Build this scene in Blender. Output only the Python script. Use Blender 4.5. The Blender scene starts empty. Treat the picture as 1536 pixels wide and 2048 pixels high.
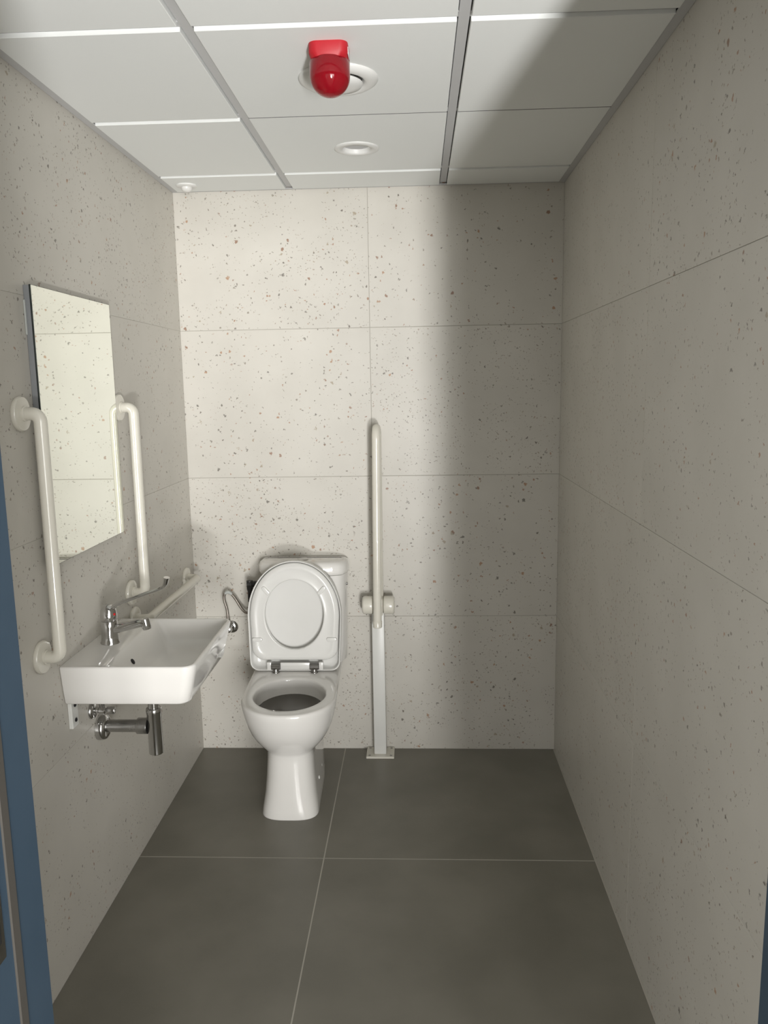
import bpy, bmesh, math, random
from mathutils import Vector, Matrix
random.seed(7)
PI = math.pi
C = bpy.context.scene.collection
SC = bpy.context.scene

# ------------------------------------------------------------------ camera
# world: x to the right, y into the room (back wall is y = 0), z up
CAM = (0.95861, -3.22967, 1.56682)
R_ = Vector((0.9989973, 0.0416374, -0.01645341))
U_ = Vector((0.00964074, 0.15881721, 0.98726093))
F_ = Vector((-0.04372006, 0.98642963, -0.15825654))
cam = bpy.data.cameras.new('camera')
cam.sensor_fit = 'VERTICAL'
cam.sensor_height = 36.0
cam.lens = 1571.888 / 2048 * 36.0
cam.clip_start = 0.02
cam_ob = bpy.data.objects.new('camera', cam)
C.objects.link(cam_ob)
m = Matrix.Identity(4)
for i in range(3):
    m[i][0], m[i][1], m[i][2], m[i][3] = R_[i], U_[i], -F_[i], CAM[i]
cam_ob.matrix_world = m
SC.camera = cam_ob

# ------------------------------------------------------------------ world, lights, exposure
SC.view_settings.view_transform = 'Standard'
SC.view_settings.look = 'None'
SC.view_settings.gamma = 1.0
SC.view_settings.use_curve_mapping = False
SC.view_settings.exposure = 0.29
w = bpy.data.worlds.new('world')
SC.world = w
w.use_nodes = True
bg = w.node_tree.nodes['Background']
bg.inputs['Color'].default_value = (1.0, 0.985, 0.945, 1)
bg.inputs['Strength'].default_value = 1.4

def window_light(name, x0, x1, y, z0, z1, power, color=(1, 1, 1)):
    """daylight of a glazed shopfront bay in the hall behind the camera"""
    l = bpy.data.lights.new(name, 'AREA')
    l.shape = 'RECTANGLE'
    l.size = x1 - x0
    l.size_y = z1 - z0
    l.energy = power
    l.color = color
    o = bpy.data.objects.new(name, l)
    C.objects.link(o)
    o.location = ((x0 + x1) / 2, y, (z0 + z1) / 2)
    o.rotation_euler = (PI / 2, 0, 0)      # -Z of the lamp looks along +y
    return o
window_light('far_window_light', 2.75, 3.85, -15.0, 0.05, 2.3, 430, (1.0, 0.99, 0.97))
window_light('far_side_window_light', 4.2, 6.2, -15.0, 0.05, 2.3, 330, (1.0, 0.99, 0.97))
window_light('hall_side_window_light', 2.8, 4.0, -7.0, 0.05, 2.7, 62, (1.0, 0.99, 0.97))
# narrow strip of sunlight lying on the hall floor between that window and the doorway
sl = bpy.data.lights.new('sunlit_floor_strip', 'AREA')
sl.shape = 'RECTANGLE'
sl.size, sl.size_y = 0.24, 3.0
sl.energy = 800
sl.color = (1.0, 0.99, 0.975)
slo = bpy.data.objects.new('sunlit_floor_strip', sl)
C.objects.link(slo)
slo.location = (2.13, -6.8, 0.004)
slo.rotation_euler = (PI, 0, 0.15)

# ------------------------------------------------------------------ dimensions
W, H = 1.536, 2.337
YF = -2.254                # inner plane of the front wall / door frame
XB1, XB2 = 0.4675, 1.066   # long ceiling tees
YC = [-0.237, -0.830, -1.415, -2.01]

# ------------------------------------------------------------------ materials
def new_mat(name):
    mt = bpy.data.materials.new(name)
    mt.use_nodes = True
    nt = mt.node_tree
    return mt, nt, nt.nodes['Principled BSDF']

def noise_bump(nt, b, scale, strength, dist=0.001, detail=4):
    tc = nt.nodes.new('ShaderNodeTexCoord')
    n = nt.nodes.new('ShaderNodeTexNoise')
    n.inputs['Scale'].default_value = scale
    n.inputs['Detail'].default_value = detail
    nt.links.new(tc.outputs['Object'], n.inputs['Vector'])
    bp = nt.nodes.new('ShaderNodeBump')
    bp.inputs['Strength'].default_value = strength
    bp.inputs['Distance'].default_value = dist
    nt.links.new(n.outputs['Fac'], bp.inputs['Height'])
    nt.links.new(bp.outputs['Normal'], b.inputs['Normal'])
    return tc, n

def simple(name, col, rough=0.4, metal=0.0, coat=0.0, bump=None, ior=1.45):
    mt, nt, b = new_mat(name)
    b.inputs['Base Color'].default_value = (*col, 1)
    b.inputs['Roughness'].default_value = rough
    b.inputs['Metallic'].default_value = metal
    b.inputs['Coat Weight'].default_value = coat
    b.inputs['Coat Roughness'].default_value = 0.05
    b.inputs['IOR'].default_value = ior
    if bump:
        noise_bump(nt, b, *bump)
    return mt

def varied(name, c0, c1, scale, rough=0.4, rough1=None, coat=0.0, metal=0.0, bump=None):
    """two close tones mixed by a soft noise"""
    mt, nt, b = new_mat(name)
    tc = nt.nodes.new('ShaderNodeTexCoord')
    n = nt.nodes.new('ShaderNodeTexNoise')
    n.inputs['Scale'].default_value = scale
    n.inputs['Detail'].default_value = 6
    nt.links.new(tc.outputs['Object'], n.inputs['Vector'])
    r = nt.nodes.new('ShaderNodeValToRGB')
    r.color_ramp.elements[0].position = 0.35
    r.color_ramp.elements[1].position = 0.65
    r.color_ramp.elements[0].color = (*c0, 1)
    r.color_ramp.elements[1].color = (*c1, 1)
    nt.links.new(n.outputs['Fac'], r.inputs['Fac'])
    nt.links.new(r.outputs['Color'], b.inputs['Base Color'])
    b.inputs['Roughness'].default_value = rough
    b.inputs['Metallic'].default_value = metal
    b.inputs['Coat Weight'].default_value = coat
    if rough1 is not None:
        mr = nt.nodes.new('ShaderNodeMapRange')
        mr.inputs['To Min'].default_value = rough
        mr.inputs['To Max'].default_value = rough1
        nt.links.new(n.outputs['Fac'], mr.inputs['Value'])
        nt.links.new(mr.outputs['Result'], b.inputs['Roughness'])
    if bump:
        n2 = nt.nodes.new('ShaderNodeTexNoise')
        n2.inputs['Scale'].default_value = bump[0]
        n2.inputs['Detail'].default_value = 3
        nt.links.new(tc.outputs['Object'], n2.inputs['Vector'])
        bp = nt.nodes.new('ShaderNodeBump')
        bp.inputs['Strength'].default_value = bump[1]
        bp.inputs['Distance'].default_value = 0.001
        nt.links.new(n2.outputs['Fac'], bp.inputs['Height'])
        nt.links.new(bp.outputs['Normal'], b.inputs['Normal'])
    return mt

def terrazzo(name, base0, base1, strength=1.0, rough=0.42):
    """cream micro-terrazzo tile: clustered brown, ochre and grey chips"""
    mt, nt, b = new_mat(name)
    N, L = nt.nodes, nt.links
    tc = N.new('ShaderNodeTexCoord')
    oi = N.new('ShaderNodeObjectInfo')
    mul = N.new('ShaderNodeVectorMath'); mul.operation = 'SCALE'
    comb = N.new('ShaderNodeCombineXYZ')
    for k in range(3):
        L.new(oi.outputs['Random'], comb.inputs[k])
    L.new(comb.outputs[0], mul.inputs[0]); mul.inputs['Scale'].default_value = 37.0
    add = N.new('ShaderNodeVectorMath'); add.operation = 'ADD'
    L.new(tc.outputs['Object'], add.inputs[0]); L.new(mul.outputs[0], add.inputs[1])
    wob = N.new('ShaderNodeTexNoise'); wob.inputs['Scale'].default_value = 120; wob.inputs['Detail'].default_value = 3
    L.new(add.outputs[0], wob.inputs['Vector'])
    wsc = N.new('ShaderNodeVectorMath'); wsc.operation = 'SCALE'; wsc.inputs['Scale'].default_value = 0.018
    L.new(wob.outputs['Color'], wsc.inputs[0])
    p = N.new('ShaderNodeVectorMath'); p.operation = 'ADD'
    L.new(add.outputs[0], p.inputs[0]); L.new(wsc.outputs[0], p.inputs[1])
    cl = N.new('ShaderNodeTexNoise'); cl.inputs['Scale'].default_value = 7.0; cl.inputs['Detail'].default_value = 2
    L.new(add.outputs[0], cl.inputs['Vector'])
    # ground
    cloud = N.new('ShaderNodeTexNoise'); cloud.inputs['Scale'].default_value = 5.0; cloud.inputs['Detail'].default_value = 5
    L.new(add.outputs[0], cloud.inputs['Vector'])
    g = N.new('ShaderNodeValToRGB')
    g.color_ramp.elements[0].position = 0.3; g.color_ramp.elements[1].position = 0.7
    g.color_ramp.elements[0].color = (*base0, 1); g.color_ramp.elements[1].color = (*base1, 1)
    L.new(cloud.outputs['Fac'], g.inputs['Fac'])
    col = g.outputs['Color']
    layers = [  # scale, chip radius, share kept, cluster threshold, colours
        (27, 0.175, 0.40, 0.48, [(0.24, 0.115, 0.06), (0.36, 0.19, 0.095), (0.12, 0.105, 0.085), (0.34, 0.28, 0.2)]),
        (52, 0.20, 0.52, 0.42, [(0.11, 0.09, 0.07), (0.24, 0.21, 0.17), (0.32, 0.165, 0.09), (0.17, 0.15, 0.125)]),
        (92, 0.23, 0.50, 0.40, [(0.16, 0.14, 0.11), (0.28, 0.25, 0.2), (0.2, 0.17, 0.14), (0.3, 0.24, 0.18)]),
    ]
    for sc_, rad, keep, cth, cols in layers:
        v = N.new('ShaderNodeTexVoronoi'); v.feature = 'F1'
        v.inputs['Scale'].default_value = sc_
        L.new(p.outputs[0], v.inputs['Vector'])
        sep = N.new('ShaderNodeSeparateColor')
        L.new(v.outputs['Color'], sep.inputs[0])
        # chip radius varies cell by cell
        rr = N.new('ShaderNodeMapRange')
        rr.inputs['To Min'].default_value = rad * 0.55; rr.inputs['To Max'].default_value = rad * 1.25
        L.new(sep.outputs['Red'], rr.inputs['Value'])
        lt = N.new('ShaderNodeMath'); lt.operation = 'SUBTRACT'
        L.new(rr.outputs['Result'], lt.inputs[0]); L.new(v.outputs['Distance'], lt.inputs[1])
        edge = N.new('ShaderNodeMapRange'); edge.inputs['From Min'].default_value = 0.0; edge.inputs['From Max'].default_value = 0.06
        L.new(lt.outputs[0], edge.inputs['Value'])
        kp = N.new('ShaderNodeMath'); kp.operation = 'LESS_THAN'; kp.inputs[1].default_value = keep
        L.new(sep.outputs['Green'], kp.inputs[0])
        cg = N.new('ShaderNodeMath'); cg.operation = 'GREATER_THAN'; cg.inputs[1].default_value = cth
        L.new(cl.outputs['Fac'], cg.inputs[0])
        m1 = N.new('ShaderNodeMath'); m1.operation = 'MULTIPLY'
        L.new(edge.outputs['Result'], m1.inputs[0]); L.new(kp.outputs[0], m1.inputs[1])
        m2 = N.new('ShaderNodeMath'); m2.operation = 'MULTIPLY'
        L.new(m1.outputs[0], m2.inputs[0]); L.new(cg.outputs[0], m2.inputs[1])
        m3 = N.new('ShaderNodeMath'); m3.operation = 'MULTIPLY'; m3.inputs[1].default_value = 0.82 * strength
        L.new(m2.outputs[0], m3.inputs[0])
        ramp = N.new('ShaderNodeValToRGB'); ramp.color_ramp.interpolation = 'CONSTANT'
        e = ramp.color_ramp.elements
        e[0].color = (*cols[0], 1); e[0].position = 0
        e[1].color = (*cols[1], 1); e[1].position = 0.25
        for k in (2, 3):
            x = e.new(0.25 * k); x.color = (*cols[k], 1)
        L.new(sep.outputs['Blue'], ramp.inputs['Fac'])
        mx = N.new('ShaderNodeMix'); mx.data_type = 'RGBA'
        L.new(m3.outputs[0], mx.inputs['Factor'])
        L.new(col, mx.inputs['A']); L.new(ramp.outputs['Color'], mx.inputs['B'])
        col = mx.outputs['Result']
    L.new(col, b.inputs['Base Color'])
    b.inputs['Roughness'].default_value = rough
    bp = N.new('ShaderNodeBump'); bp.inputs['Strength'].default_value = 0.12; bp.inputs['Distance'].default_value = 0.001
    fine = N.new('ShaderNodeTexNoise'); fine.inputs['Scale'].default_value = 260
    L.new(add.outputs[0], fine.inputs['Vector'])
    L.new(fine.outputs['Fac'], bp.inputs['Height'])
    L.new(bp.outputs['Normal'], b.inputs['Normal'])
    return mt

M = {}
M['terrazzo'] = terrazzo('terrazzo_tile', (0.54, 0.518, 0.468), (0.585, 0.562, 0.511))
M['grout'] = simple('wall_grout', (0.41, 0.39, 0.35), 0.8, bump=(300, 0.2))
M['floor_tile'] = varied('floor_tile_grey', (0.160, 0.152, 0.125), (0.202, 0.191, 0.160), 3.5, 0.34, 0.44, bump=(220, 0.15))
M['floor_grout'] = simple('floor_grout', (0.46, 0.44, 0.39), 0.8, bump=(300, 0.2))
M['panel'] = simple('ceiling_panel_white', (0.80, 0.815, 0.80), 0.75, bump=(240, 0.12))
M['tee'] = simple('ceiling_tee_grey', (0.50, 0.50, 0.50), 0.45, bump=(80, 0.02))
M['void'] = simple('ceiling_void', (0.12, 0.12, 0.12), 0.9, bump=(30, 0.1))
M['plaster'] = simple('hall_plaster', (0.6, 0.59, 0.56), 0.8, bump=(60, 0.1))
M['hall_floor'] = varied('hall_floor_grey', (0.22, 0.21, 0.19), (0.27, 0.26, 0.235), 3.0, 0.2, bump=(200, 0.1))
M['frame_blue'] = varied('blue_grey_door_paint', (0.030, 0.054, 0.082), (0.035, 0.060, 0.090), 8, 0.5, bump=(180, 0.08))
M['gasket'] = simple('brown_grey_gasket', (0.055, 0.05, 0.043), 0.75, bump=(150, 0.2))
M['dark_metal'] = simple('dark_metal', (0.03, 0.03, 0.033), 0.35, 0.6, bump=(60, 0.03))
M['porcelain'] = varied('white_glazed_porcelain', (0.745, 0.73, 0.70), (0.755, 0.74, 0.71), 4, 0.09, coat=0.6)
M['seat_plastic'] = varied('white_seat_plastic', (0.69, 0.685, 0.66), (0.71, 0.705, 0.68), 6, 0.2)
M['nylon'] = varied('ivory_coated_tube', (0.70, 0.675, 0.595), (0.72, 0.695, 0.615), 10, 0.16, coat=0.3)
M['white_paint'] = varied('white_powder_coat', (0.70, 0.70, 0.67), (0.72, 0.72, 0.69), 12, 0.35)
M['chrome'] = varied('chrome', (0.56, 0.555, 0.545), (0.60, 0.595, 0.585), 20, 0.07, 0.12, metal=1.0)
M['dull_chrome'] = varied('dull_chrome', (0.40, 0.395, 0.385), (0.46, 0.455, 0.445), 30, 0.22, 0.3, metal=1.0)
M['braid'] = simple('braided_steel', (0.32, 0.29, 0.26), 0.35, 1.0, bump=(900, 0.8))
M['brass_grey'] = simple('hinge_metal', (0.27, 0.262, 0.25), 0.25, 1.0, bump=(60, 0.05))
M['mirror'] = simple('mirror_silvering', (0.93, 0.95, 0.88), 0.015, 1.0)
M['glass_edge'] = simple('dark_glass_edge', (0.02, 0.025, 0.022), 0.2)
M['mirror_back'] = varied('grey_mirror_carrier', (0.23, 0.24, 0.25), (0.26, 0.27, 0.28), 12, 0.5)
M['silicone'] = simple('clear_silicone', (0.5, 0.52, 0.5), 0.3, bump=(80, 0.4))
M['black'] = simple('black_plastic', (0.02, 0.019, 0.018), 0.45, bump=(60, 0.05))
M['hole'] = simple('dark_recess', (0.012, 0.012, 0.012), 0.6)
M['fixture'] = varied('white_fixture_plastic', (0.72, 0.72, 0.70), (0.75, 0.75, 0.73), 9, 0.4)
M['red_dot'] = simple('red_marker', (0.55, 0.02, 0.02), 0.3)
M['sticker'] = simple('white_sticker', (0.8, 0.82, 0.82), 0.4)
M['red_base'] = varied('red_beacon_base', (0.42, 0.010, 0.018), (0.46, 0.012, 0.022), 14, 0.5)
mt, nt, b = new_mat('red_translucent_dome')
b.inputs['Base Color'].default_value = (0.46, 0.009, 0.022, 1)
b.inputs['Roughness'].default_value = 0.06
b.inputs['Transmission Weight'].default_value = 0.55
b.inputs['IOR'].default_value = 1.45
tcx, nx = noise_bump(nt, b, 60, 0.05)
M['red_dome'] = mt
mt, nt, b = new_mat('bowl_water')
b.inputs['Base Color'].default_value = (0.085, 0.078, 0.066, 1)
b.inputs['Roughness'].default_value = 0.12
b.inputs['IOR'].default_value = 1.33
noise_bump(nt, b, 25, 0.05)
M['water'] = mt

# ------------------------------------------------------------------ object helpers
def put(name, verts, faces, mat, parent=None, smooth=None):
    """links ONE mesh object; verts are world coordinates, shifted to the parent's base"""
    off = Vector((0, 0, 0))
    p = parent
    while p is not None:
        off += Vector(p.location)
        p = p.parent
    me = bpy.data.meshes.new(name)
    me.from_pydata([tuple(Vector(v) - off) for v in verts], [], faces)
    me.validate()
    bm = bmesh.new(); bm.from_mesh(me)
    bmesh.ops.remove_doubles(bm, verts=bm.verts, dist=1e-6)
    bmesh.ops.recalc_face_normals(bm, faces=bm.faces)
    if smooth is not None:
        for f in bm.faces:
            f.smooth = True
        a = math.radians(smooth)
        for e in bm.edges:
            if len(e.link_faces) == 2:
                e.smooth = e.calc_face_angle(0) < a
    bm.to_mesh(me); bm.free()
    me.materials.append(mat)
    o = bpy.data.objects.new(name, me)
    C.objects.link(o)
    if parent is not None:
        o.parent = parent
    return o

def thing(name, label, cat, loc, group=None):
    o = bpy.data.objects.new(name, None)
    o.empty_display_size = 0.1
    C.objects.link(o)
    o.location = loc
    o['label'] = label; o['category'] = cat
    if group:
        o['group'] = group
    return o

def structure(o, label, cat):
    o['kind'] = 'structure'; o['label'] = label; o['category'] = cat
    return o

class Geo:
    def __init__(s):
        s.v, s.f = [], []
    def add(s, v, f):
        n = len(s.v)
        s.v += [tuple(x) for x in v]
        s.f += [tuple(i + n for i in q) for q in f]
        return s

def box(x0, x1, y0, y1, z0, z1, bev=0.0):
    """box with chamfered edges"""
    bm = bmesh.new()
    bmesh.ops.create_cube(bm, size=1)
    for v in bm.verts:
        v.co = Vector(((x0 + x1) / 2 + v.co.x * (x1 - x0), (y0 + y1) / 2 + v.co.y * (y1 - y0), (z0 + z1) / 2 + v.co.z * (z1 - z0)))
    if bev:
        bmesh.ops.bevel(bm, geom=list(bm.edges), offset=bev, segments=2 if bev > 0.002 else 1, profile=0.5, affect='EDGES')
    bm.verts.index_update()
    v = [tuple(q.co) for q in bm.verts]; f = [tuple(q.index for q in fc.verts) for fc in bm.faces]
    bm.free()
    return v, f

def loft(loops, cap0=True, cap1=True):
    n = len(loops[0]); v = []; f = []
    for l in loops:
        v += list(l)
    for k in range(len(loops) - 1):
        for i in range(n):
            j = (i + 1) % n
            f.append((k * n + i, k * n + j, (k + 1) * n + j, (k + 1) * n + i))
    if cap0: f.append(tuple(range(n - 1, -1, -1)))
    if cap1: f.append(tuple((len(loops) - 1) * n + i for i in range(n)))
    return v, f

def frame_of(axis):
    a = Vector(axis).normalized()
    t = Vector((0, 0, 1)) if abs(a.z) < 0.9 else Vector((1, 0, 0))
    u = t.cross(a).normalized()
    return u, a.cross(u), a

def lathe(prof, origin, axis=(0, 0, 1), n=32, cap0=True, cap1=True):
    """prof = [(radius, distance along axis)]"""
    u, v, a = frame_of(axis); o = Vector(origin)
    loops = [[o + a * h + (u * math.cos(2 * PI * i / n) + v * math.sin(2 * PI * i / n)) * max(r, 1e-5) for i in range(n)] for r, h in prof]
    return loft(loops, cap0, cap1)

def fillet(pts, r, seg=10):
    pts = [Vector(p) for p in pts]; out = [pts[0]]
    for k in range(1, len(pts) - 1):
        p = pts[k]; a = (pts[k - 1] - p); c = (pts[k + 1] - p)
        rr = r[k - 1] if isinstance(r, (list, tuple)) else r
        ang = a.angle(c)
        d = min(rr / math.tan(ang / 2), a.length * 0.499, c.length * 0.499)
        rr = d * math.tan(ang / 2)
        a.normalize(); c.normalize()
        cen = p + (a + c).normalized() * (rr / math.sin(ang / 2))
        s, e = p + a * d - cen, p + c * d - cen
        tot = s.angle(e)
        for i in range(seg + 1):
            t = i / seg
            out.append(cen + (s * math.sin((1 - t) * tot) + e * math.sin(t * tot)) / math.sin(tot))
    out.append(pts[-1])
    return out

def smooth_path(pts, n=8):
    pts = [Vector(p) for p in pts]; out = []
    P = [pts[0] * 2 - pts[1]] + pts + [pts[-1] * 2 - pts[-2]]
    for k in range(1, len(P) - 2):
        for i in range(n):
            t = i / n
            out.append(0.5 * ((2 * P[k]) + (P[k + 1] - P[k - 1]) * t + (2 * P[k - 1] - 5 * P[k] + 4 * P[k + 1] - P[k + 2]) * t * t + (3 * P[k] - P[k - 1] - 3 * P[k + 1] + P[k + 2]) * t ** 3))
    out.append(pts[-1])
    return out

def sweep(path, rad, n=20, section=None):
    """tube (or flat section) along a path with parallel transport; rad may be a list"""
    path = [Vector(p) for p in path]
    t = [(path[min(i + 1, len(path) - 1)] - path[max(i - 1, 0)]).normalized() for i in range(len(path))]
    u, v, _ = frame_of(t[0]); loops = []
    for i, p in enumerate(path):
        if i:
            ax = t[i - 1].cross(t[i])
            if ax.length > 1e-9:
                q = Matrix.Rotation(t[i - 1].angle(t[i]), 3, ax.normalized())
                u = q @ u; v = q @ v
        r = rad[i] if isinstance(rad, (list, tuple)) else rad
        if section:
            loops.append([p + u * a * r + v * b_ * r for a, b_ in section])
        else:
            loops.append([p + (u * math.cos(2 * PI * k / n) + v * math.sin(2 * PI * k / n)) * r for k in range(n)])
    return loft(loops)

def rrect(x0, x1, y0, y1, r, z, n=6):
    """rounded rectangle loop; r = one radius or (x0y0, x1y0, x1y1, x0y1)"""
    rs = r if isinstance(r, (list, tuple)) else (r,) * 4
    cs = [(x0 + rs[0], y0 + rs[0], PI, rs[0]), (x1 - rs[1], y0 + rs[1], 1.5 * PI, rs[1]), (x1 - rs[2], y1 - rs[2], 0, rs[2]), (x0 + rs[3], y1 - rs[3], PI / 2, rs[3])]
    out = []
    for cx, cy, a0, rr in cs:
        for i in range(n + 1):
            a = a0 + PI / 2 * i / n
            out.append((cx + rr * math.cos(a), cy + rr * math.sin(a), z))
    return out

# ------------------------------------------------------------------ setting: floor
floor = structure(put('floor', *box(-0.1, W + 0.1, YF - 0.17, 0.1, -0.08, -0.0008), M['floor_grout']),
                  'dark grey large-format tiled washroom floor with thin light joints', 'floor')
FX, FY = 0.6295, -0.812
g = 0.0021
for x0, x1 in ((0.0, FX - g), (FX + g, W - 0.004)):
    for y0, y1 in ((FY + g, -0.001), (FY - 0.9 + g, FY - g), (YF, FY - 0.9 - g)):
        put('floor_tile', *box(x0, x1, y0, y1, -0.012, 0.0, 0.0007), M['floor_tile'], floor)

# walls, each a grout bed with its own tiles
wall_back = structure(put('wall_back', *box(-0.1, W + 0.1, 0.0015, 0.1, -0.05, H + 0.12), M['grout']),
                      'back wall of cream terrazzo tiles behind the toilet', 'wall')
ZS = [0.0, 0.6, 1.2, 1.8, H + 0.02]
XJ = 0.7704
h = 0.001
for a, b_ in ((0.0, XJ - h), (XJ + h, W)):
    for k in range(4):
        put('wall_tile', *box(a, b_, 0.0, 0.01, ZS[k] + (h if k else 0.001), ZS[k + 1] - h, 0.0005), M['terrazzo'], wall_back)
wall_left = structure(put('wall_left', *box(-0.1, -0.001, YF, 0.1, -0.05, H + 0.12), M['grout']),
                      'left wall of cream terrazzo tiles carrying basin and mirror', 'wall')
wall_right = structure(put('wall_right', *box(W + 0.0015, W + 0.1, YF, 0.1, -0.05, H + 0.12), M['grout']),
                       'shaded bare right wall of cream terrazzo tiles', 'wall')
h = 0.0006
for y0, y1 in ((-1.19 + h, 0.0), (YF, -1.19 - h)):
    yl0, yl1 = (y0 if y0 < -2 else -1.4747, -1.4753 if y0 < -2 else y1)
    for k in range(4):
        put('wall_tile', *box(-0.01, 0.0, yl0, yl1, ZS[k] + 0.0003, ZS[k + 1] - 0.0003, 0.0003), M['terrazzo'], wall_left)
        put('wall_tile', *box(W, W + 0.01, y0, y1, ZS[k] + h, ZS[k + 1] - h, 0.0005), M['terrazzo'], wall_right)

# front wall with the doorway the photograph looks through
DX0, DX1, DZ = 0.43, 1.418, 2.12
fw = Geo()
fw.add(*box(-2.5, DX0 - 0.045, YF - 0.16, YF, -0.05, 3.2))
fw.add(*box(DX1 + 0.045, 5.0, YF - 0.16, YF, -0.05, 3.2))
fw.add(*box(DX0 - 0.045, DX1 + 0.045, YF - 0.16, YF, DZ + 0.045, 3.2))
wall_front = structure(put('wall_front', fw.v, fw.f, M['plaster']), 'front wall around the doorway, behind the blue jambs', 'wall')
door = thing('door_1', 'blue-grey metal door frame at the left and right picture edges', 'door frame', (DX0, YF, 0))
door['kind'] = 'structure'
put('jamb', *box(DX0 - 0.0448, DX0, YF - 0.165, YF + 0.001, 0.0, DZ + 0.045, 0.0012), M['frame_blue'], door)
put('jamb', *box(DX1, DX1 + 0.0448, YF - 0.165, YF + 0.001, 0.0, DZ + 0.045, 0.0012), M['frame_blue'], door)
put('head', *box(DX0 + 0.0002, DX1 - 0.0002, YF - 0.165, YF + 0.001, DZ, DZ + 0.0448, 0.0012), M['frame_blue'], door)
put('gasket', *box(DX0 - 0.001, DX0 + 0.0025, YF - 0.084, YF - 0.066, 0.001, DZ - 0.001, 0.001), M['gasket'], door)['label'] = 'brown-grey rubber gasket strip'
put('gasket', *box(DX1 - 0.0025, DX1 + 0.001, YF - 0.084, YF - 0.066, 0.001, DZ - 0.001, 0.001), M['gasket'], door)
sp = put('strike_plate', *box(DX0 - 0.001, DX0 + 0.0015, YF - 0.132, YF - 0.1015, 0.86, 1.03, 0.0006), M['dull_chrome'], door)
sp['label'] = 'dark metal strike plate'
put('latch_hole', *box(DX0 + 0.0008, DX0 + 0.0018, YF - 0.124, YF - 0.109, 0.885, 0.935, 0.0002), M['hole'], sp)

# hall outside: only its floor, so that daylight bounces in
hf = structure(put('floor_hall', *box(-2.5, 7.0, -15.5, YF - 0.17, -0.08, -0.001), M['hall_floor']), 'grey hall floor outside the doorway, behind the viewer', 'floor')

# ------------------------------------------------------------------ ceiling
ceiling = structure(put('ceiling', *box(-0.1, W + 0.1, YF, 0.1, H + 0.03, H + 0.12), M['void']),
                    'suspended ceiling of white square panels in a grey metal grid', 'ceiling')
PB = H - 0.005            # panel face hangs below the grid
cols = [(0.0245, XB1 - 0.015), (XB1 + 0.015, XB2 - 0.015), (XB2 + 0.015, W - 0.0245)]
rows = [(YC[0] + 0.012, -0.0185), (YC[1] + 0.012, YC[0] - 0.012), (YC[2] + 0.012, YC[1] - 0.012), (YC[3] + 0.012, YC[2] - 0.012), (YF + 0.02, YC[3] - 0.012)]
def holed_panel(x0, x1, y0, y1, z0, z1, hx_, hy_, r):
    """panel with a round cut-out"""
    ang = sorted([2 * PI * i / 44 for i in range(44)] + [math.atan2(yy - hy_, xx - hx_) % (2 * PI) for xx in (x0, x1) for yy in (y0, y1)])
    def rim(z):
        out = []
        for a in ang:
            c_, s_ = math.cos(a), math.sin(a)
            k = min(((x1 if c_ > 0 else x0) - hx_) / c_ if abs(c_) > 1e-9 else 1e9, ((y1 if s_ > 0 else y0) - hy_) / s_ if abs(s_) > 1e-9 else 1e9)
            out.append((hx_ + k * c_, hy_ + k * s_, z))
        return out
    def circ(z): return [(hx_ + r * math.cos(a), hy_ + r * math.sin(a), z) for a in ang]
    L_ = [circ(z1), rim(z1), rim(z0), circ(z0), circ(z1)]
    return loft(L_, False, False)
for ci, (x0, x1) in enumerate(cols):
    for ri, (y0, y1) in enumerate(rows):
        zb = PB
        if ci >= 1 and ri == 1:
            y0 -= 0.0215; zb = PB + 0.0006      # pushed up against the next panel
        if ci == 1 and ri == 1:
            put('ceiling_panel', *holed_panel(x0, x1, y0, y1, zb, H + 0.016, 0.769, -0.52, 0.050), M['panel'], ceiling)
        else:
            put('ceiling_panel', *box(x0, x1, y0, y1, zb, H + 0.016, 0.0012), M['panel'], ceiling)
for x0, x1 in cols[1:]:
    put('joint_shadow_strip', *box(x0, x1, YC[1] - 0.0122, YC[1] - 0.0098, PB - 0.0004, H + 0.01), M['void'], ceiling)  # dark strip added to draw the shadow line where these panels butt
for xb in (XB1, XB2):
    put('tee_bar', *box(xb - 0.012, xb + 0.012, YF, -0.022, H + 0.004, H + 0.03, 0.0004), M['tee'], ceiling)
for yc in YC:
    for x0, x1 in ((0.024, XB1 - 0.0122), (XB1 + 0.0122, XB2 - 0.0122), (XB2 + 0.0122, W - 0.024)):
        put('cross_tee', *box(x0, x1, yc - 0.012, yc + 0.012, H + 0.0045, H + 0.029, 0.0004), M['tee'], ceiling)
put('wall_angle', *box(0.0005, 0.024, YF, -0.0008, H - 0.003, H + 0.0005, 0.0004), M['tee'], ceiling)
put('wall_angle', *box(W - 0.024, W - 0.0005, YF, -0.0008, H - 0.003, H + 0.0005, 0.0004), M['tee'], ceiling)
put('wall_angle', *box(0.0245, W - 0.0245, -0.018, -0.0008, H - 0.003, H + 0.0005, 0.0004), M['tee'], ceiling)

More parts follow.
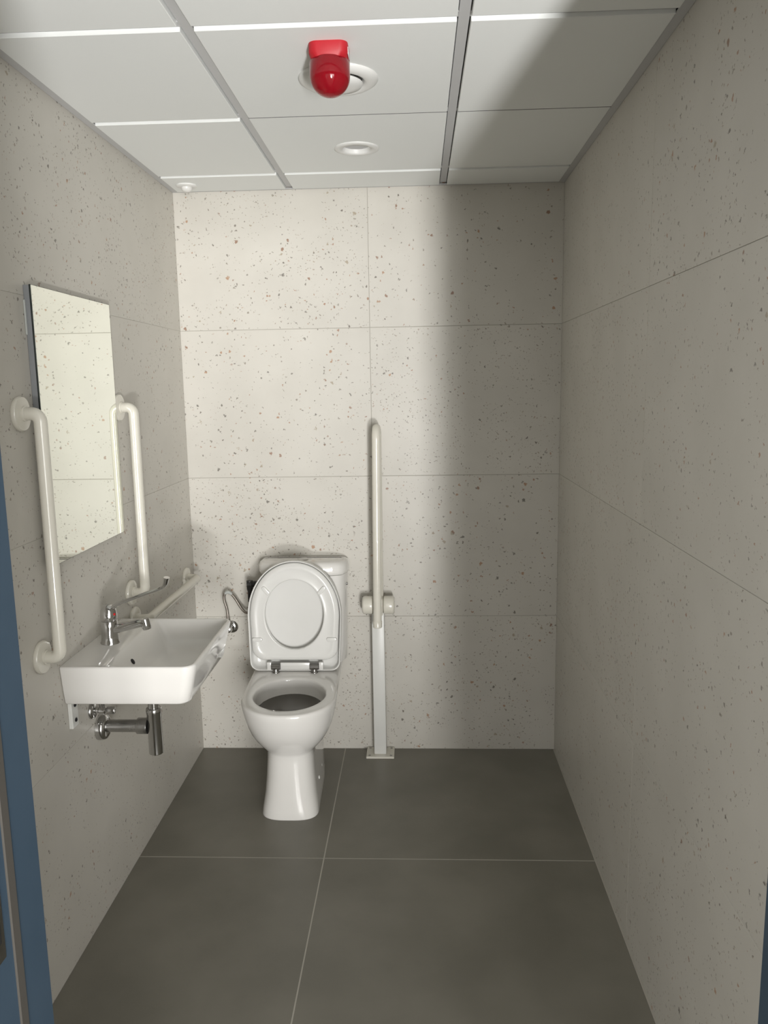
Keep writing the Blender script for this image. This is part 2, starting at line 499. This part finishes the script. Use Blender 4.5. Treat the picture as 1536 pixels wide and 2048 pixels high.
# ------------------------------------------------------------------ ceiling fittings
# red beacon
bx, by = 0.765, -1.292
beacon = thing('alarm_beacon', 'red alarm beacon with translucent dome hanging from the ceiling', 'alarm light', (bx, by, PB))
s = 0.0445
base_loops = [rrect(bx - s, bx + s, by - s, by + s, 0.020, PB - dz, 6) for dz in (0.0, 0.020)]
base_loops.append([(bx + 0.0450 * math.cos(math.atan2(p[1] - by, p[0] - bx)), by + 0.0450 * math.sin(math.atan2(p[1] - by, p[0] - bx)), PB - 0.031) for p in base_loops[0]])
put('base', *loft(base_loops), M['red_base'], beacon, 50)
prof = [(0.0440, 0.029), (0.0465, 0.0315), (0.0465, 0.060)]
for i in range(1, 12):
    a = PI / 2 * i / 12
    prof.append((0.0465 * math.cos(a), 0.060 + 0.045 * math.sin(a)))
prof.append((0.0012, 0.105))
n = 36
dome_loops = [[(bx + r * math.cos(2 * PI * i / n) , by + r * math.sin(2 * PI * i / n), PB - d) for i in range(n)] for r, d in prof]
inner = [(r - 0.0025, d - 0.001) for r, d in reversed(prof)]
dome_loops += [[(bx + r * math.cos(2 * PI * i / n), by + r * math.sin(2 * PI * i / n), PB - d) for i in range(n)] for r, d in inner]
put('dome', *loft(dome_loops, False, False), M['red_dome'], beacon, 50)['label'] = 'translucent dark red dome'
put('lamp', *lathe([(0.012, 0.034), (0.012, 0.05), (0.02, 0.055), (0.02, 0.07), (0.012, 0.078), (0.004, 0.08)], (bx, by, PB), (0, 0, -1), 20), M['red_base'], beacon, 40)
put('sticker', *box(bx + 0.0442, bx + 0.0452, by - 0.026, by + 0.006, PB - 0.024, PB - 0.008, 0.0002), M['sticker'], beacon)['label'] = 'small white sticker'

# extract air valve half hidden by the beacon
vx, vy = 0.768, -1.113
valve = thing('air_valve', 'round white air valve in the ceiling behind the red beacon', 'air vent', (vx, vy, PB))
put('ring', *lathe([(0.060, -0.002), (0.100, -0.002), (0.1005, 0.002), (0.098, 0.006), (0.088, 0.012), (0.074, 0.014), (0.066, 0.010), (0.060, 0.002)], (vx, vy, PB), (0, 0, -1), 48, False, False), M['fixture'], valve, 60)
put('throat', *lathe([(0.066, -0.001), (0.066, 0.0005), (0.02, 0.0005)], (vx, vy, PB), (0, 0, -1), 40), M['black'], valve, 60)['label'] = 'dark throat of the valve'
put('disc', *lathe([(0.014, 0.0), (0.014, 0.009), (0.058, 0.009), (0.0615, 0.013), (0.058, 0.019), (0.035, 0.023), (0.004, 0.024)], (vx, vy, PB), (0, 0, -1), 40), M['fixture'], valve, 60)

# recessed downlight
dx, dy = 0.769, -0.52
dl = thing('downlight', 'round white recessed downlight in the middle of the ceiling, switched off', 'ceiling light', (dx, dy, PB))
put('trim_ring', *lathe([(0.0475, 0.002), (0.050, 0.0050), (0.066, 0.0042), (0.0725, 0.002), (0.0735, -0.0012), (0.0735, -0.0017), (0.0475, -0.0017)], (dx, dy, PB), (0, 0, -1), 48, False, False), M['fixture'], dl, 60)
put('reflector', *lathe([(0.0476, 0.002), (0.0465, 0.0), (0.0425, -0.011), (0.0435, -0.011), (0.0485, 0.0)], (dx, dy, PB), (0, 0, -1), 40, False, False), M['fixture'], dl, 60)
put('diffuser', *lathe([(0.0424, -0.013), (0.0424, -0.0095), (0.02, -0.0085)], (dx, dy, PB), (0, 0, -1), 40), M['tee'], dl, 60)

# small presence detector
px, py = 0.090, -0.118
pd = thing('presence_detector', 'small white ceiling sensor in the back left corner', 'sensor', (px, py, PB))
put('ring', *lathe([(0.020, 0.0), (0.039, 0.0), (0.039, 0.004), (0.034, 0.007), (0.022, 0.008)], (px, py, PB), (0, 0, -1), 36), M['fixture'], pd, 45)
put('lens', *lathe([(0.021, 0.0075), (0.0205, 0.013), (0.0175, 0.019), (0.011, 0.0235), (0.003, 0.025)], (px, py, PB), (0, 0, -1), 28), M['seat_plastic'], pd, 60)

# ------------------------------------------------------------------ mirror
my0, my1, mz0, mz1 = -1.291, -0.796, 1.122, 1.826
mir = thing('wall_mirror', 'tall frameless rectangular mirror on the left wall above the basin', 'mirror', (0, (my0 + my1) / 2, mz0))
put('carrier', *box(0.0005, 0.0155, my0 + 0.001, my1 - 0.001, mz0 + 0.001, mz1 - 0.001, 0.0008), M['mirror_back'], mir)['label'] = 'blue-grey edge of the mirror carrier'
put('glass_edge', *box(0.0157, 0.0198, my0, my1, mz0, mz1, 0.0003), M['glass_edge'], mir)['label'] = 'thin dark edge of the glass'
put('glass', *box(0.0199, 0.0206, my0 + 0.0012, my1 - 0.0012, mz0 + 0.0012, mz1 - 0.0012, 0.0002), M['mirror'], mir)['label'] = 'reflecting glass'
put('silicone', *box(0.0003, 0.0045, my0 - 0.005, my0 + 0.001, 1.705, 1.79, 0.0012), M['silicone'], mir)['label'] = 'clear silicone blob'

# ------------------------------------------------------------------ grab bars on the left wall
RT = 0.016
def grab_bar(label, ends):
    """ends: two points on the wall x = 0"""
    a, b_ = Vector(ends[0]), Vector(ends[1])
    t = thing('grab_bar', label, 'grab bar', tuple(a), 'ivory grab bars on the left wall')
    X = Vector((0.052, 0, 0))
    put('tube', *sweep(fillet([a + Vector((0.009, 0, 0)), a + X, b_ + X, b_ + Vector((0.009, 0, 0))], 0.045, 12), RT, 24), M['nylon'], t, 60)
    for p in (a, b_):
        fl = put('flange', *lathe([(0.041, 0.0003), (0.0425, 0.003), (0.0425, 0.008), (0.040, 0.0115), (0.034, 0.013), (0.0175, 0.0135)], p, (1, 0, 0), 40), M['nylon'], t, 40)
        put('collar', *lathe([(0.0172, 0.0128), (0.0185, 0.0135), (0.0185, 0.017), (0.0165, 0.0185)], p, (1, 0, 0), 28), M['nylon'], fl, 40)
    return t
grab_bar('vertical ivory grab bar nearest the doorway, left of the mirror', [(0, -1.363, 1.515), (0, -1.363, 0.904)])
grab_bar('vertical ivory grab bar on the far side of the mirror, reflected in it', [(0, -0.735, 1.513), (0, -0.735, 0.904)])
grab_bar('horizontal ivory grab bar low on the left wall beyond the basin', [(0, -0.718, 0.808), (0, -0.122, 0.803)])

# ------------------------------------------------------------------ basin
bz = 0.843
basin = thing('wash_basin', 'white rectangular porcelain wash basin hung on the left wall', 'basin', (0.0, -1.05, 0.73))
def bl(x1, y0, y1, r, z): return rrect(0.0006, x1, y0, y1, (0.004, r, r, 0.004), z, 7)
outer = [bl(0.330, -1.246, -0.852, 0.028, 0.7305), bl(0.335, -1.252, -0.847, 0.030, 0.732), bl(0.339, -1.256, -0.843, 0.031, 0.737),
         bl(0.346, -1.262, -0.836, 0.032, 0.77), bl(0.356, -1.268, -0.829, 0.033, 0.81), bl(0.361, -1.272, -0.824, 0.034, 0.836),
         bl(0.360, -1.271, -0.825, 0.033, 0.841), bl(0.357, -1.268, -0.828, 0.030, 0.843)]
def il(x0, x1, y0, y1, r, z): return rrect(x0, x1, y0, y1, r, z, 7)
inner = [il(0.112, 0.351, -1.263, -0.833, (0.012, 0.024, 0.024, 0.012), 0.8425), il(0.118, 0.347, -1.259, -0.837, (0.014, 0.024, 0.024, 0.014), 0.838),
         il(0.130, 0.342, -1.253, -0.843, (0.02, 0.026, 0.026, 0.02), 0.822), il(0.150, 0.334, -1.240, -0.856, (0.03, 0.03, 0.03, 0.03), 0.79),
         il(0.166, 0.322, -1.222, -0.874, (0.035, 0.035, 0.035, 0.035), 0.768), il(0.185, 0.300, -1.190, -0.905, (0.04, 0.04, 0.04, 0.04), 0.757),
         il(0.215, 0.270, -1.11, -0.985, (0.02, 0.02, 0.02, 0.02), 0.752)]
put('basin_body', *loft(outer + inner), M['porcelain'], basin, 50)
put('overflow_slot', *lathe([(0.0085, -0.004), (0.0085, 0.0012), (0.006, 0.0018)], (0.1415, -1.118, 0.8035), (0.845, 0, 0.535), 20), M['hole'], basin, 40)['label'] = 'dark overflow hole'
put('drain', *lathe([(0.022, -0.004), (0.022, 0.002), (0.018, 0.003), (0.004, 0.0035)], (0.240, -1.05, 0.7515), (0, 0, 1), 28), M['chrome'], basin, 40)
br = put('bracket', *box(0.0005, 0.012, -1.243, -1.205, 0.655, 0.735, 0.0015), M['white_paint'], basin)
for zz in (0.675, 0.718):
    put('screw', *lathe([(0.0055, 0.0), (0.0055, 0.003), (0.003, 0.0045)], (0.0118, -1.224, zz), (1, 0, 0), 12), M['dark_metal'], br, 40)

# tap
tx, ty = 0.060, -1.066
tap = thing('mixer_tap', 'chrome single-lever tap with long elbow lever on the basin ledge', 'tap', (tx, ty, bz))
put('body', *lathe([(0.0280, -0.001), (0.0280, 0.003), (0.0262, 0.006), (0.0245, 0.02), (0.0238, 0.05), (0.0238, 0.0655), (0.0228, 0.067)], (tx, ty, bz), (0, 0, 1), 36), M['chrome'], tap, 40)
head = put('lever_cap', *lathe([(0.0222, 0.0665), (0.0240, 0.069), (0.0245, 0.082), (0.0228, 0.096), (0.0185, 0.107), (0.0105, 0.113), (0.002, 0.1145)], (tx, ty, bz), (0, 0, 1), 36), M['chrome'], tap, 60)
put('marker', *lathe([(0.0035, -0.001), (0.0035, 0.0008), (0.0015, 0.0012)], (tx + 0.0215, ty - 0.011, bz + 0.088), (0.88, -0.46, 0.1), 12), M['red_dot'], head, 40)['label'] = 'red hot-water marker'
flat = [(1.0 * math.cos(2 * PI * k / 16), 0.62 * math.sin(2 * PI * k / 16)) for k in range(16)]
lp = smooth_path([(tx + 0.012, ty, bz + 0.104), (tx + 0.035, ty, bz + 0.118), (tx + 0.060, ty, bz + 0.127), (tx + 0.12, ty, bz + 0.148), (tx + 0.155, ty, bz + 0.160), (tx + 0.170, ty, bz + 0.172), (tx + 0.177, ty, bz + 0.193)], 6)
lr = [0.0110 - 0.0030 * min(1, i / 14) + (0.0055 * max(0, (i - 24) / 12)) for i in range(len(lp))]
put('lever', *sweep(lp, lr, 16, flat), M['chrome'], tap, 60)
spath = smooth_path([(tx + 0.012, ty, bz + 0.040), (tx + 0.05, ty, bz + 0.049), (tx + 0.09, ty, bz + 0.058), (tx + 0.107, ty, bz + 0.058)], 6)
put('spout', *sweep(spath, [0.0170 - 0.004 * i / len(spath) for i in range(len(spath))], 20, [(math.cos(2 * PI * k / 20) * 1.0, 0.85 * math.sin(2 * PI * k / 20)) for k in range(20)]), M['chrome'], tap, 60)
put('aerator', *lathe([(0.0125, -0.012), (0.0135, -0.004), (0.0132, 0.012), (0.0118, 0.019), (0.010, 0.0195)], (tx + 0.107, ty, bz + 0.059), (0.18, 0, -1), 24), M['chrome'], tap, 50)

# trap and angle valve under the basin
ox, oy = 0.168, -1.05
trap = thing('bottle_trap', 'chrome bottle trap under the basin with pipe to the wall', 'trap', (ox, oy, 0.493))
put('bottle', *lathe([(0.019, 0.0), (0.0212, 0.002), (0.0214, 0.006), (0.0214, 0.126), (0.0225, 0.128), (0.0228, 0.140), (0.021, 0.143), (0.017, 0.1435)], (ox, oy, 0.493), (0, 0, 1), 40), M['chrome'], trap, 40)
put('tailpiece', *lathe([(0.0160, 0.0), (0.0160, 0.1002)], (ox, oy, 0.63), (0, 0, 1), 32), M['chrome'], trap, 40)
put('coupling', *lathe([(0.0235, 0.0), (0.024, 0.002), (0.024, 0.030), (0.0225, 0.032), (0.0200, 0.033)], (ox - 0.020, oy, 0.579), (-1, 0, 0), 32), M['dull_chrome'], trap, 40)
put('outlet_pipe', *lathe([(0.0185, 0.0), (0.0185, 0.115)], (ox - 0.050, oy, 0.579), (-1, 0, 0), 32), M['dull_chrome'], trap, 40)
put('wall_flange', *lathe([(0.038, 0.0004), (0.0385, 0.004), (0.0375, 0.016), (0.034, 0.024), (0.026, 0.027), (0.0188, 0.0275)], (0, oy, 0.575), (1, 0, 0), 40), M['chrome'], trap, 50)
vz, vyy = 0.647, -1.095
av = thing('angle_valve', 'small chrome angle valve on the wall just under the basin', 'valve', (0, vyy, vz))
put('rosette', *lathe([(0.026, 0.0004), (0.0265, 0.003), (0.022, 0.010), (0.012, 0.0125)], (0, vyy, vz), (1, 0, 0), 32), M['chrome'], av, 50)
put('valve_body', *lathe([(0.0085, 0.008), (0.0085, 0.022), (0.0115, 0.025), (0.0115, 0.040), (0.0075, 0.044), (0.0075, 0.05)], (0, vyy, vz), (1, 0, 0), 24), M['chrome'], av, 40)
put('handle', *lathe([(0.006, 0.044), (0.0105, 0.047), (0.0108, 0.066), (0.009, 0.070), (0.004, 0.071)], (0, vyy, vz), (1, 0, 0), 10), M['chrome'], av, 30)
put('outlet_nut', *lathe([(0.008, 0.0), (0.009, 0.012), (0.0105, 0.016), (0.0105, 0.03), (0.007, 0.033)], (0.033, vyy, vz + 0.006), (0, 0, 1), 12), M['chrome'], av, 30)
put('hose', *sweep(smooth_path([(0.033, vyy, vz + 0.036), (0.034, vyy, 0.70), (0.038, vyy + 0.004, 0.724)], 6), 0.005, 12), M['braid'], av, 60)

# ------------------------------------------------------------------ toilet
def cx(y): return 0.470 - 0.035 * (y + 0.5)
toilet = thing('toilet', 'white close-coupled toilet with raised seat and lid against the back wall', 'toilet', (0.466, -0.36, 0.0))
RIM = 0.43
def pan_loop(xh, yf, ym, xb, yb, r, z, pw=2.15):
    """front half super-ellipse (apex yf, widest at ym), straight sides to a back edge with rounded corners"""
    p = []
    NF, NS, NC, NB = 36, 6, 5, 6
    for i in range(NF + 1):                       # left side to right side through the front
        a = PI - PI * i / NF
        c_, s_ = math.cos(a), math.sin(a)
        p.append((math.copysign(abs(c_) ** (2 / pw), c_) * xh, ym + (yf - ym) * abs(s_) ** (2 / pw)))
    for i in range(1, NS):
        t = i / NS; p.append((xh + (xb - xh) * t, ym + (yb - r - ym) * t))
    for i in range(NC + 1):
        a = PI / 2 * i / NC; p.append((xb - r + r * math.cos(a), yb - r + r * math.sin(a)))
    for i in range(1, NB):
        p.append((xb - r - 2 * (xb - r) * i / NB, yb))
    for i in range(NC + 1):
        a = PI / 2 + PI / 2 * i / NC; p.append((-xb + r + r * math.cos(a), yb - r + r * math.sin(a)))
    for i in range(1, NS):
        t = i / NS; p.append((-xb + (-xh + xb) * t, yb - r + (ym - yb + r) * t))
    return [(cx(y) + x, y, z) for x, y in p]
ol = [pan_loop(0.106, -0.583, -0.50, 0.106, -0.205, 0.03, 0.0005, 2.9),
      pan_loop(0.1065, -0.584, -0.50, 0.106, -0.205, 0.03, 0.006, 2.9),
      pan_loop(0.103, -0.579, -0.49, 0.105, -0.200, 0.03, 0.03, 2.8),
      pan_loop(0.096, -0.568, -0.47, 0.102, -0.190, 0.03, 0.08, 2.6),
      pan_loop(0.091, -0.557, -0.46, 0.100, -0.175, 0.03, 0.14, 2.5),
      pan_loop(0.088, -0.548, -0.45, 0.098, -0.160, 0.03, 0.20, 2.4),
      pan_loop(0.088, -0.545, -0.45, 0.098, -0.150, 0.03, 0.226, 2.4),
      pan_loop(0.094, -0.548, -0.45, 0.098, -0.140, 0.03, 0.238, 2.35),
      pan_loop(0.112, -0.562, -0.45, 0.100, -0.120, 0.03, 0.255, 2.3),
      pan_loop(0.132, -0.582, -0.45, 0.104, -0.10, 0.03, 0.278, 2.2),
      pan_loop(0.150, -0.604, -0.45, 0.116, -0.07, 0.03, 0.308, 2.15),
      pan_loop(0.163, -0.622, -0.45, 0.136, -0.04, 0.03, 0.340, 2.1),
      pan_loop(0.1715, -0.634, -0.45, 0.156, -0.025, 0.03, 0.372, 2.1),
      pan_loop(0.1765, -0.641, -0.45, 0.171, -0.018, 0.03, 0.400, 2.1),
      pan_loop(0.1785, -0.644, -0.45, 0.177, -0.015, 0.03, 0.417, 2.1),
      pan_loop(0.1775, -0.643, -0.45, 0.1765, -0.016, 0.03, 0.425, 2.1),
      pan_loop(0.1735, -0.639, -0.45, 0.1735, -0.019, 0.03, 0.4295, 2.1),
      pan_loop(0.1700, -0.635, -0.45, 0.1700, -0.022, 0.03, RIM, 2.1)]
hx, hy = 0.0, -0.433
def hole(a, b_, z, yc=hy):
    out = []
    for (x, y, _z) in ol[-1]:
        lx = x - cx(y)
        an = math.atan2((y - hy) / 1.25, lx)
        yy = yc + b_ * math.sin(an)
        out.append((cx(yy) + a * math.cos(an), yy, z))
    return out
holes = [hole(0.143, 0.164, RIM), hole(0.138, 0.159, 0.4275), hole(0.1355, 0.157, 0.420), hole(0.1345, 0.156, 0.405), hole(0.131, 0.153, 0.380),
         hole(0.124, 0.146, 0.350), hole(0.112, 0.135, 0.315, -0.436), hole(0.09, 0.108, 0.285, -0.43), hole(0.05, 0.06, 0.268, -0.42)]
put('pan', *loft(ol + holes), M['porcelain'], toilet, 55)
put('water', *loft([hole(0.1285, 0.1505, 0.3665), hole(0.1285, 0.1505, 0.3672)]), M['water'], toilet, 30)['label'] = 'still dark grey water in the bowl'
for yy in (-0.30, -0.40):
    put('fixing_cap', *lathe([(0.007, 0.0), (0.007, 0.003), (0.0045, 0.005), (0.001, 0.0055)], (cx(yy) + 0.0965, yy, 0.075), (1, 0, 0.1), 14), M['seat_plastic'], toilet, 50)

# cistern: D-shaped in plan
CXC = 0.482
def d_loop(hw, yf, yb, z, bow=0.03, n=18, r=0.02):
    """flat back at yb, bowed front (apex yf)"""
    p = []
    for i in range(n + 1):
        t = -1 + 2 * i / n
        x = hw * t
        edge = max(0.0, (abs(t) - 0.82) / 0.18)
        p.append((CXC + x, yf + bow * t * t + 0.05 * (1 - math.sqrt(max(0.0, 1 - edge ** 2))), z))
    p += [(CXC + hw, yb - 0.02, z), (CXC + hw - 0.006, yb, z), (CXC + hw * 0.5, yb, z), (CXC - hw * 0.5, yb, z), (CXC - hw + 0.006, yb, z), (CXC - hw, yb - 0.02, z)]
    return p
cb = [d_loop(0.163, -0.132, -0.006, 0.4305), d_loop(0.168, -0.137, -0.005, 0.436), d_loop(0.171, -0.139, -0.004, 0.50), d_loop(0.178, -0.144, -0.003, 0.75), d_loop(0.179, -0.145, -0.003, 0.808)]
put('cistern', *loft(cb), M['porcelain'], toilet, 50)
lid_l = [d_loop(0.180, -0.146, -0.003, 0.8095), d_loop(0.1845, -0.152, -0.002, 0.813), d_loop(0.186, -0.154, -0.002, 0.825), d_loop(0.185, -0.153, -0.002, 0.845),
         d_loop(0.180, -0.148, -0.004, 0.858), d_loop(0.170, -0.136, -0.010, 0.8645), d_loop(0.150, -0.116, -0.025, 0.8665)]
cl_ = put('cistern_lid', *loft(lid_l), M['porcelain'], toilet, 60)
put('flush_button', *lathe([(0.022, -0.002), (0.022, 0.004), (0.019, 0.006), (0.004, 0.0065)], (CXC, -0.08, 0.8665), (0, 0, 1), 28), M['chrome'], cl_, 40)
fit = put('inlet_fitting', *lathe([(0.020, -0.002), (0.020, 0.012), (0.013, 0.014), (0.013, 0.035), (0.016, 0.038), (0.016, 0.058), (0.008, 0.060)], (CXC - 0.177, -0.085, 0.765), (-1, 0, 0), 20), M['black'], toilet, 40)
fit['label'] = 'black plastic inlet fitting'
put('elbow', *lathe([(0.013, -0.015), (0.013, 0.02), (0.010, 0.03), (0.010, 0.075)], (CXC - 0.225, -0.085, 0.765), (0, 0, -1), 18), M['black'], fit, 40)
put('side_screw', *lathe([(0.0065, -0.002), (0.0065, 0.003), (0.003, 0.005)], (CXC + 0.1775, -0.07, 0.762), (1, 0, 0), 14), M['chrome'], toilet, 40)

# seat and lid, raised: local frame u = right, v = up along the lid, q = out towards the room
OX, OY, OZ = 0.4545, -0.205, 0.436
TILT = math.radians(1.3)
def lp3(u, v, q):
    # slight roll to the right at the top
    u2 = u + 0.016 * v
    return (OX + u2, OY + v * math.sin(TILT) - q * math.cos(TILT), OZ + v * math.cos(TILT) + q * math.sin(TILT))
def d_out(hw, v0, v1, rc, q, n=40, pw=2.05, vm=0.225):
    p = []
    for i in range(n + 1):
        a = PI * i / n                       # right side over the top to the left
        c_, s_ = math.cos(a), math.sin(a)
        p.append((math.copysign(abs(c_) ** (2 / pw), c_) * hw, vm + (v1 - vm) * abs(s_) ** (2 / pw)))
    hb = hw - 0.006
    for i in range(1, 5):
        t = i / 5; p.append((-hw + (hw - hb) * t, vm - (vm - v0 - rc) * t))
    for i in range(6):
        a = PI + PI / 2 * i / 5; p.append((-hb + rc + rc * math.cos(a), v0 + rc + rc * math.sin(a)))
    for i in range(1, 7):
        p.append((-hb + rc + 2 * (hb - rc) * i / 7, v0))
    for i in range(6):
        a = 1.5 * PI + PI / 2 * i / 5; p.append((hb - rc + rc * math.cos(a), v0 + rc + rc * math.sin(a)))
    for i in range(1, 5):
        t = i / 5; p.append((hb + (hw - hb) * t, v0 + rc + (vm - v0 - rc) * t))
    return [lp3(u, v, q) for u, v in p], p
def D(*a, **k): return d_out(*a, **k)[0]
LW, LT = 0.1885, 0.452
lid_loops = [D(LW - 0.016, 0.016, LT - 0.016, 0.03, -0.034), D(LW - 0.006, 0.006, LT - 0.006, 0.034, -0.031), D(LW, 0.0, LT, 0.036, -0.020), D(LW, 0.0, LT, 0.036, 0.006),
             D(LW - 0.0012, 0.0012, LT - 0.0012, 0.036, 0.0075), D(LW - 0.0035, 0.0035, LT - 0.0035, 0.034, 0.0075), D(LW - 0.005, 0.005, LT - 0.005, 0.033, 0.006), D(LW - 0.0055, 0.0055, LT - 0.0055, 0.032, -0.014),
             D(LW - 0.012, 0.012, LT - 0.012, 0.03, -0.026), D(LW - 0.03, 0.03, LT - 0.03, 0.03, -0.0295)]
lid = put('lid', *loft(lid_loops), M['seat_plastic'], toilet, 50)
SW, S0, ST = 0.1795, 0.044, 0.4435
base_p = d_out(SW, S0, ST, 0.05, 0)[1]
def oval(a, b_, q, vc=0.233):
    out = []
    for u, v in base_p:
        an = math.atan2((v - vc) / 1.2, u)
        out.append(lp3(a * math.cos(an), vc + b_ * math.sin(an), q))
    return out
ss = [oval(0.1185, 0.144, -0.006), D(SW - 0.006, S0 + 0.006, ST - 0.006, 0.05, -0.008), D(SW - 0.001, S0 + 0.001, ST - 0.001, 0.05, -0.006), D(SW, S0, ST, 0.05, -0.001), D(SW - 0.001, S0 + 0.001, ST - 0.001, 0.05, 0.004), D(SW - 0.005, S0 + 0.005, ST - 0.005, 0.049, 0.008),
      D(SW - 0.015, S0 + 0.013, ST - 0.015, 0.046, 0.0125), D(SW - 0.021, S0 + 0.018, ST - 0.021, 0.044, 0.0135), D(SW - 0.025, S0 + 0.022, ST - 0.025, 0.042, 0.0115), D(SW - 0.035, S0 + 0.032, ST - 0.035, 0.04, 0.0105),
      oval(0.126, 0.152, 0.0105), oval(0.1225, 0.148, 0.0118), oval(0.1195, 0.145, 0.0105), oval(0.118, 0.1435, 0.006), oval(0.1182, 0.1437, -0.0058)]
ss.append(ss[0])
seat = put('seat', *loft(ss, False, False), M['seat_plastic'], toilet, 60)
for u, v, ang in ((-0.150, 0.132, 0), (0.150, 0.132, 0), (-0.112, 0.333, -48), (0.112, 0.333, 48)):
    a = math.radians(ang); ca, sa = math.cos(a), math.sin(a)
    loops = []
    for k, (sc_, q) in enumerate(((1.0, 0.008), (1.0, 0.0150), (0.9, 0.0175), (0.7, 0.0185))):
        loop = []
        for x, y, _ in rrect(-0.021, 0.021, -0.0085, 0.0085, 0.0082, 0, 5):
            x, y = x * (1 - (1 - sc_) * 0.5), y * sc_
            loop.append(lp3(u + x * ca - y * sa, v + x * sa + y * ca, q))
        loops.append(loop)
    put('bumper', *loft(loops), M['seat_plastic'], seat, 40)
# moulded bar between the hinges and lugs at the corners
def local_box(u0, u1, v0, v1, q0, q1, bev):
    v, f = box(u0, u1, v0, v1, q0, q1, bev)
    return [lp3(*p) for p in v], f
put('hinge_bar', *local_box(-0.060, 0.060, 0.006, 0.034, -0.004, 0.009, 0.003), M['seat_plastic'], seat, 35)
for sg in (-1, 1):
    a, b_ = sorted((sg * 0.0965, sg * 0.114))
    put('hinge_lug', *local_box(a, b_, 0.004, 0.036, -0.008, 0.010, 0.003), M['seat_plastic'], lid, 35)
    hg = put('hinge', *sweep([lp3(sg * 0.078 - 0.0175, 0.017, 0.008), lp3(sg * 0.078 + 0.0175, 0.017, 0.008)], 0.0122, 18), M['brass_grey'], toilet, 40)
    hg['label'] = 'chrome seat hinge'
    p = lp3(sg * 0.078, 0.0, 0.004)
    put('hinge_post', *lathe([(0.016, 0.0005), (0.016, 0.004), (0.013, 0.006), (0.013, 0.016)], (p[0], p[1] - 0.004, RIM), (0, 0, 1), 18), M['brass_grey'], hg, 40)

# water supply to the cistern
sv = thing('supply_valve', 'chrome angle valve on the back wall with braided hose, left of the toilet', 'valve', (0.151, 0, 0.555))
put('rosette', *lathe([(0.027, 0.0004), (0.0275, 0.003), (0.022, 0.009), (0.012, 0.012)], (0.153, 0, 0.556), (0, -1, 0), 32), M['chrome'], sv, 50)
put('valve_body', *lathe([(0.009, 0.008), (0.009, 0.024), (0.014, 0.028), (0.015, 0.042), (0.012, 0.053), (0.006, 0.056)], (0.149, 0, 0.556), (0, -1, 0), 24), M['chrome'], sv, 45)
put('handle', *lathe([(0.006, 0.0), (0.0075, 0.012), (0.011, 0.015), (0.011, 0.032), (0.008, 0.035)], (0.147, -0.040, 0.552), (-0.62, -0.35, -0.55), 12), M['chrome'], sv, 30)
put('outlet_nut', *lathe([(0.008, 0.0), (0.0095, 0.012), (0.0095, 0.034), (0.0065, 0.040)], (0.149, -0.042, 0.565), (0, 0, 1), 12), M['chrome'], sv, 30)
hp = smooth_path([(0.149, -0.042, 0.60), (0.146, -0.044, 0.645), (0.137, -0.046, 0.685), (0.139, -0.047, 0.709), (0.152, -0.048, 0.721), (0.169, -0.050, 0.714), (0.187, -0.054, 0.693), (0.208, -0.060, 0.660), (0.228, -0.068, 0.640), (0.247, -0.078, 0.643), (0.256, -0.084, 0.668), (0.257, -0.085, 0.6885)], 8)
put('hose', *sweep(hp, 0.0058, 14), M['braid'], sv, 60)['label'] = 'braided steel hose'
put('hose_sleeve', *sweep(hp[27:42], 0.0064, 14), M['silicone'], sv, 60)['label'] = 'pale plastic sleeve on the hose bend'

# ------------------------------------------------------------------ folding support rail on a floor post
rx = 0.786
rail = thing('folding_support_rail', 'white fold-up support rail on a floor post right of the toilet', 'support rail', (rx, -0.05, 0))
bp_ = put('base_plate', *box(rx - 0.0595, rx + 0.0595, -0.098, -0.003, 0.0003, 0.0095, 0.0015), M['nylon'], rail)
for sx in (-1, 1):
    for yy in (-0.085, -0.016):
        put('screw', *lathe([(0.005, 0.0), (0.005, 0.0022), (0.0025, 0.0032)], (rx + sx * 0.046, yy, 0.0092), (0, 0, 1), 12), M['dull_chrome'], bp_, 40)
put('post', *box(rx - 0.0262, rx + 0.0262, -0.074, -0.024, 0.0092, 0.636, 0.004), M['white_paint'], rail, 35)
for sg in (-1, 1):
    x0 = rx + 0.003 + sg * 0.021
    put('hinge_drum', *lathe([(0.033, 0.0), (0.037, 0.003), (0.038, 0.007), (0.038, 0.036), (0.036, 0.042), (0.031, 0.0455), (0.006, 0.046)], (x0, -0.066, 0.668), (sg, 0, 0), 36), M['nylon'], rail, 40)
put('hinge_bracket', *box(rx - 0.0165, rx + 0.0225, -0.105, -0.028, 0.632, 0.703, 0.004), M['nylon'], rail, 35)
tz = 1.418
ya, yb = -0.127, -0.046
tb = put('rail_tube', *sweep(fillet([(rx + 0.001, ya, 0.600), (rx + 0.009, ya, tz - 0.017), (rx + 0.009, yb, tz - 0.017), (rx + 0.006, yb, 0.69)], 0.0404, 14), 0.0172, 24), M['nylon'], rail, 60)
put('end_cap', *lathe([(0.0165, -0.002), (0.0186, 0.0), (0.0188, 0.024), (0.0174, 0.026)], (rx + 0.001, ya, 0.592), (0, 0, 1), 28), M['nylon'], rail, 40)
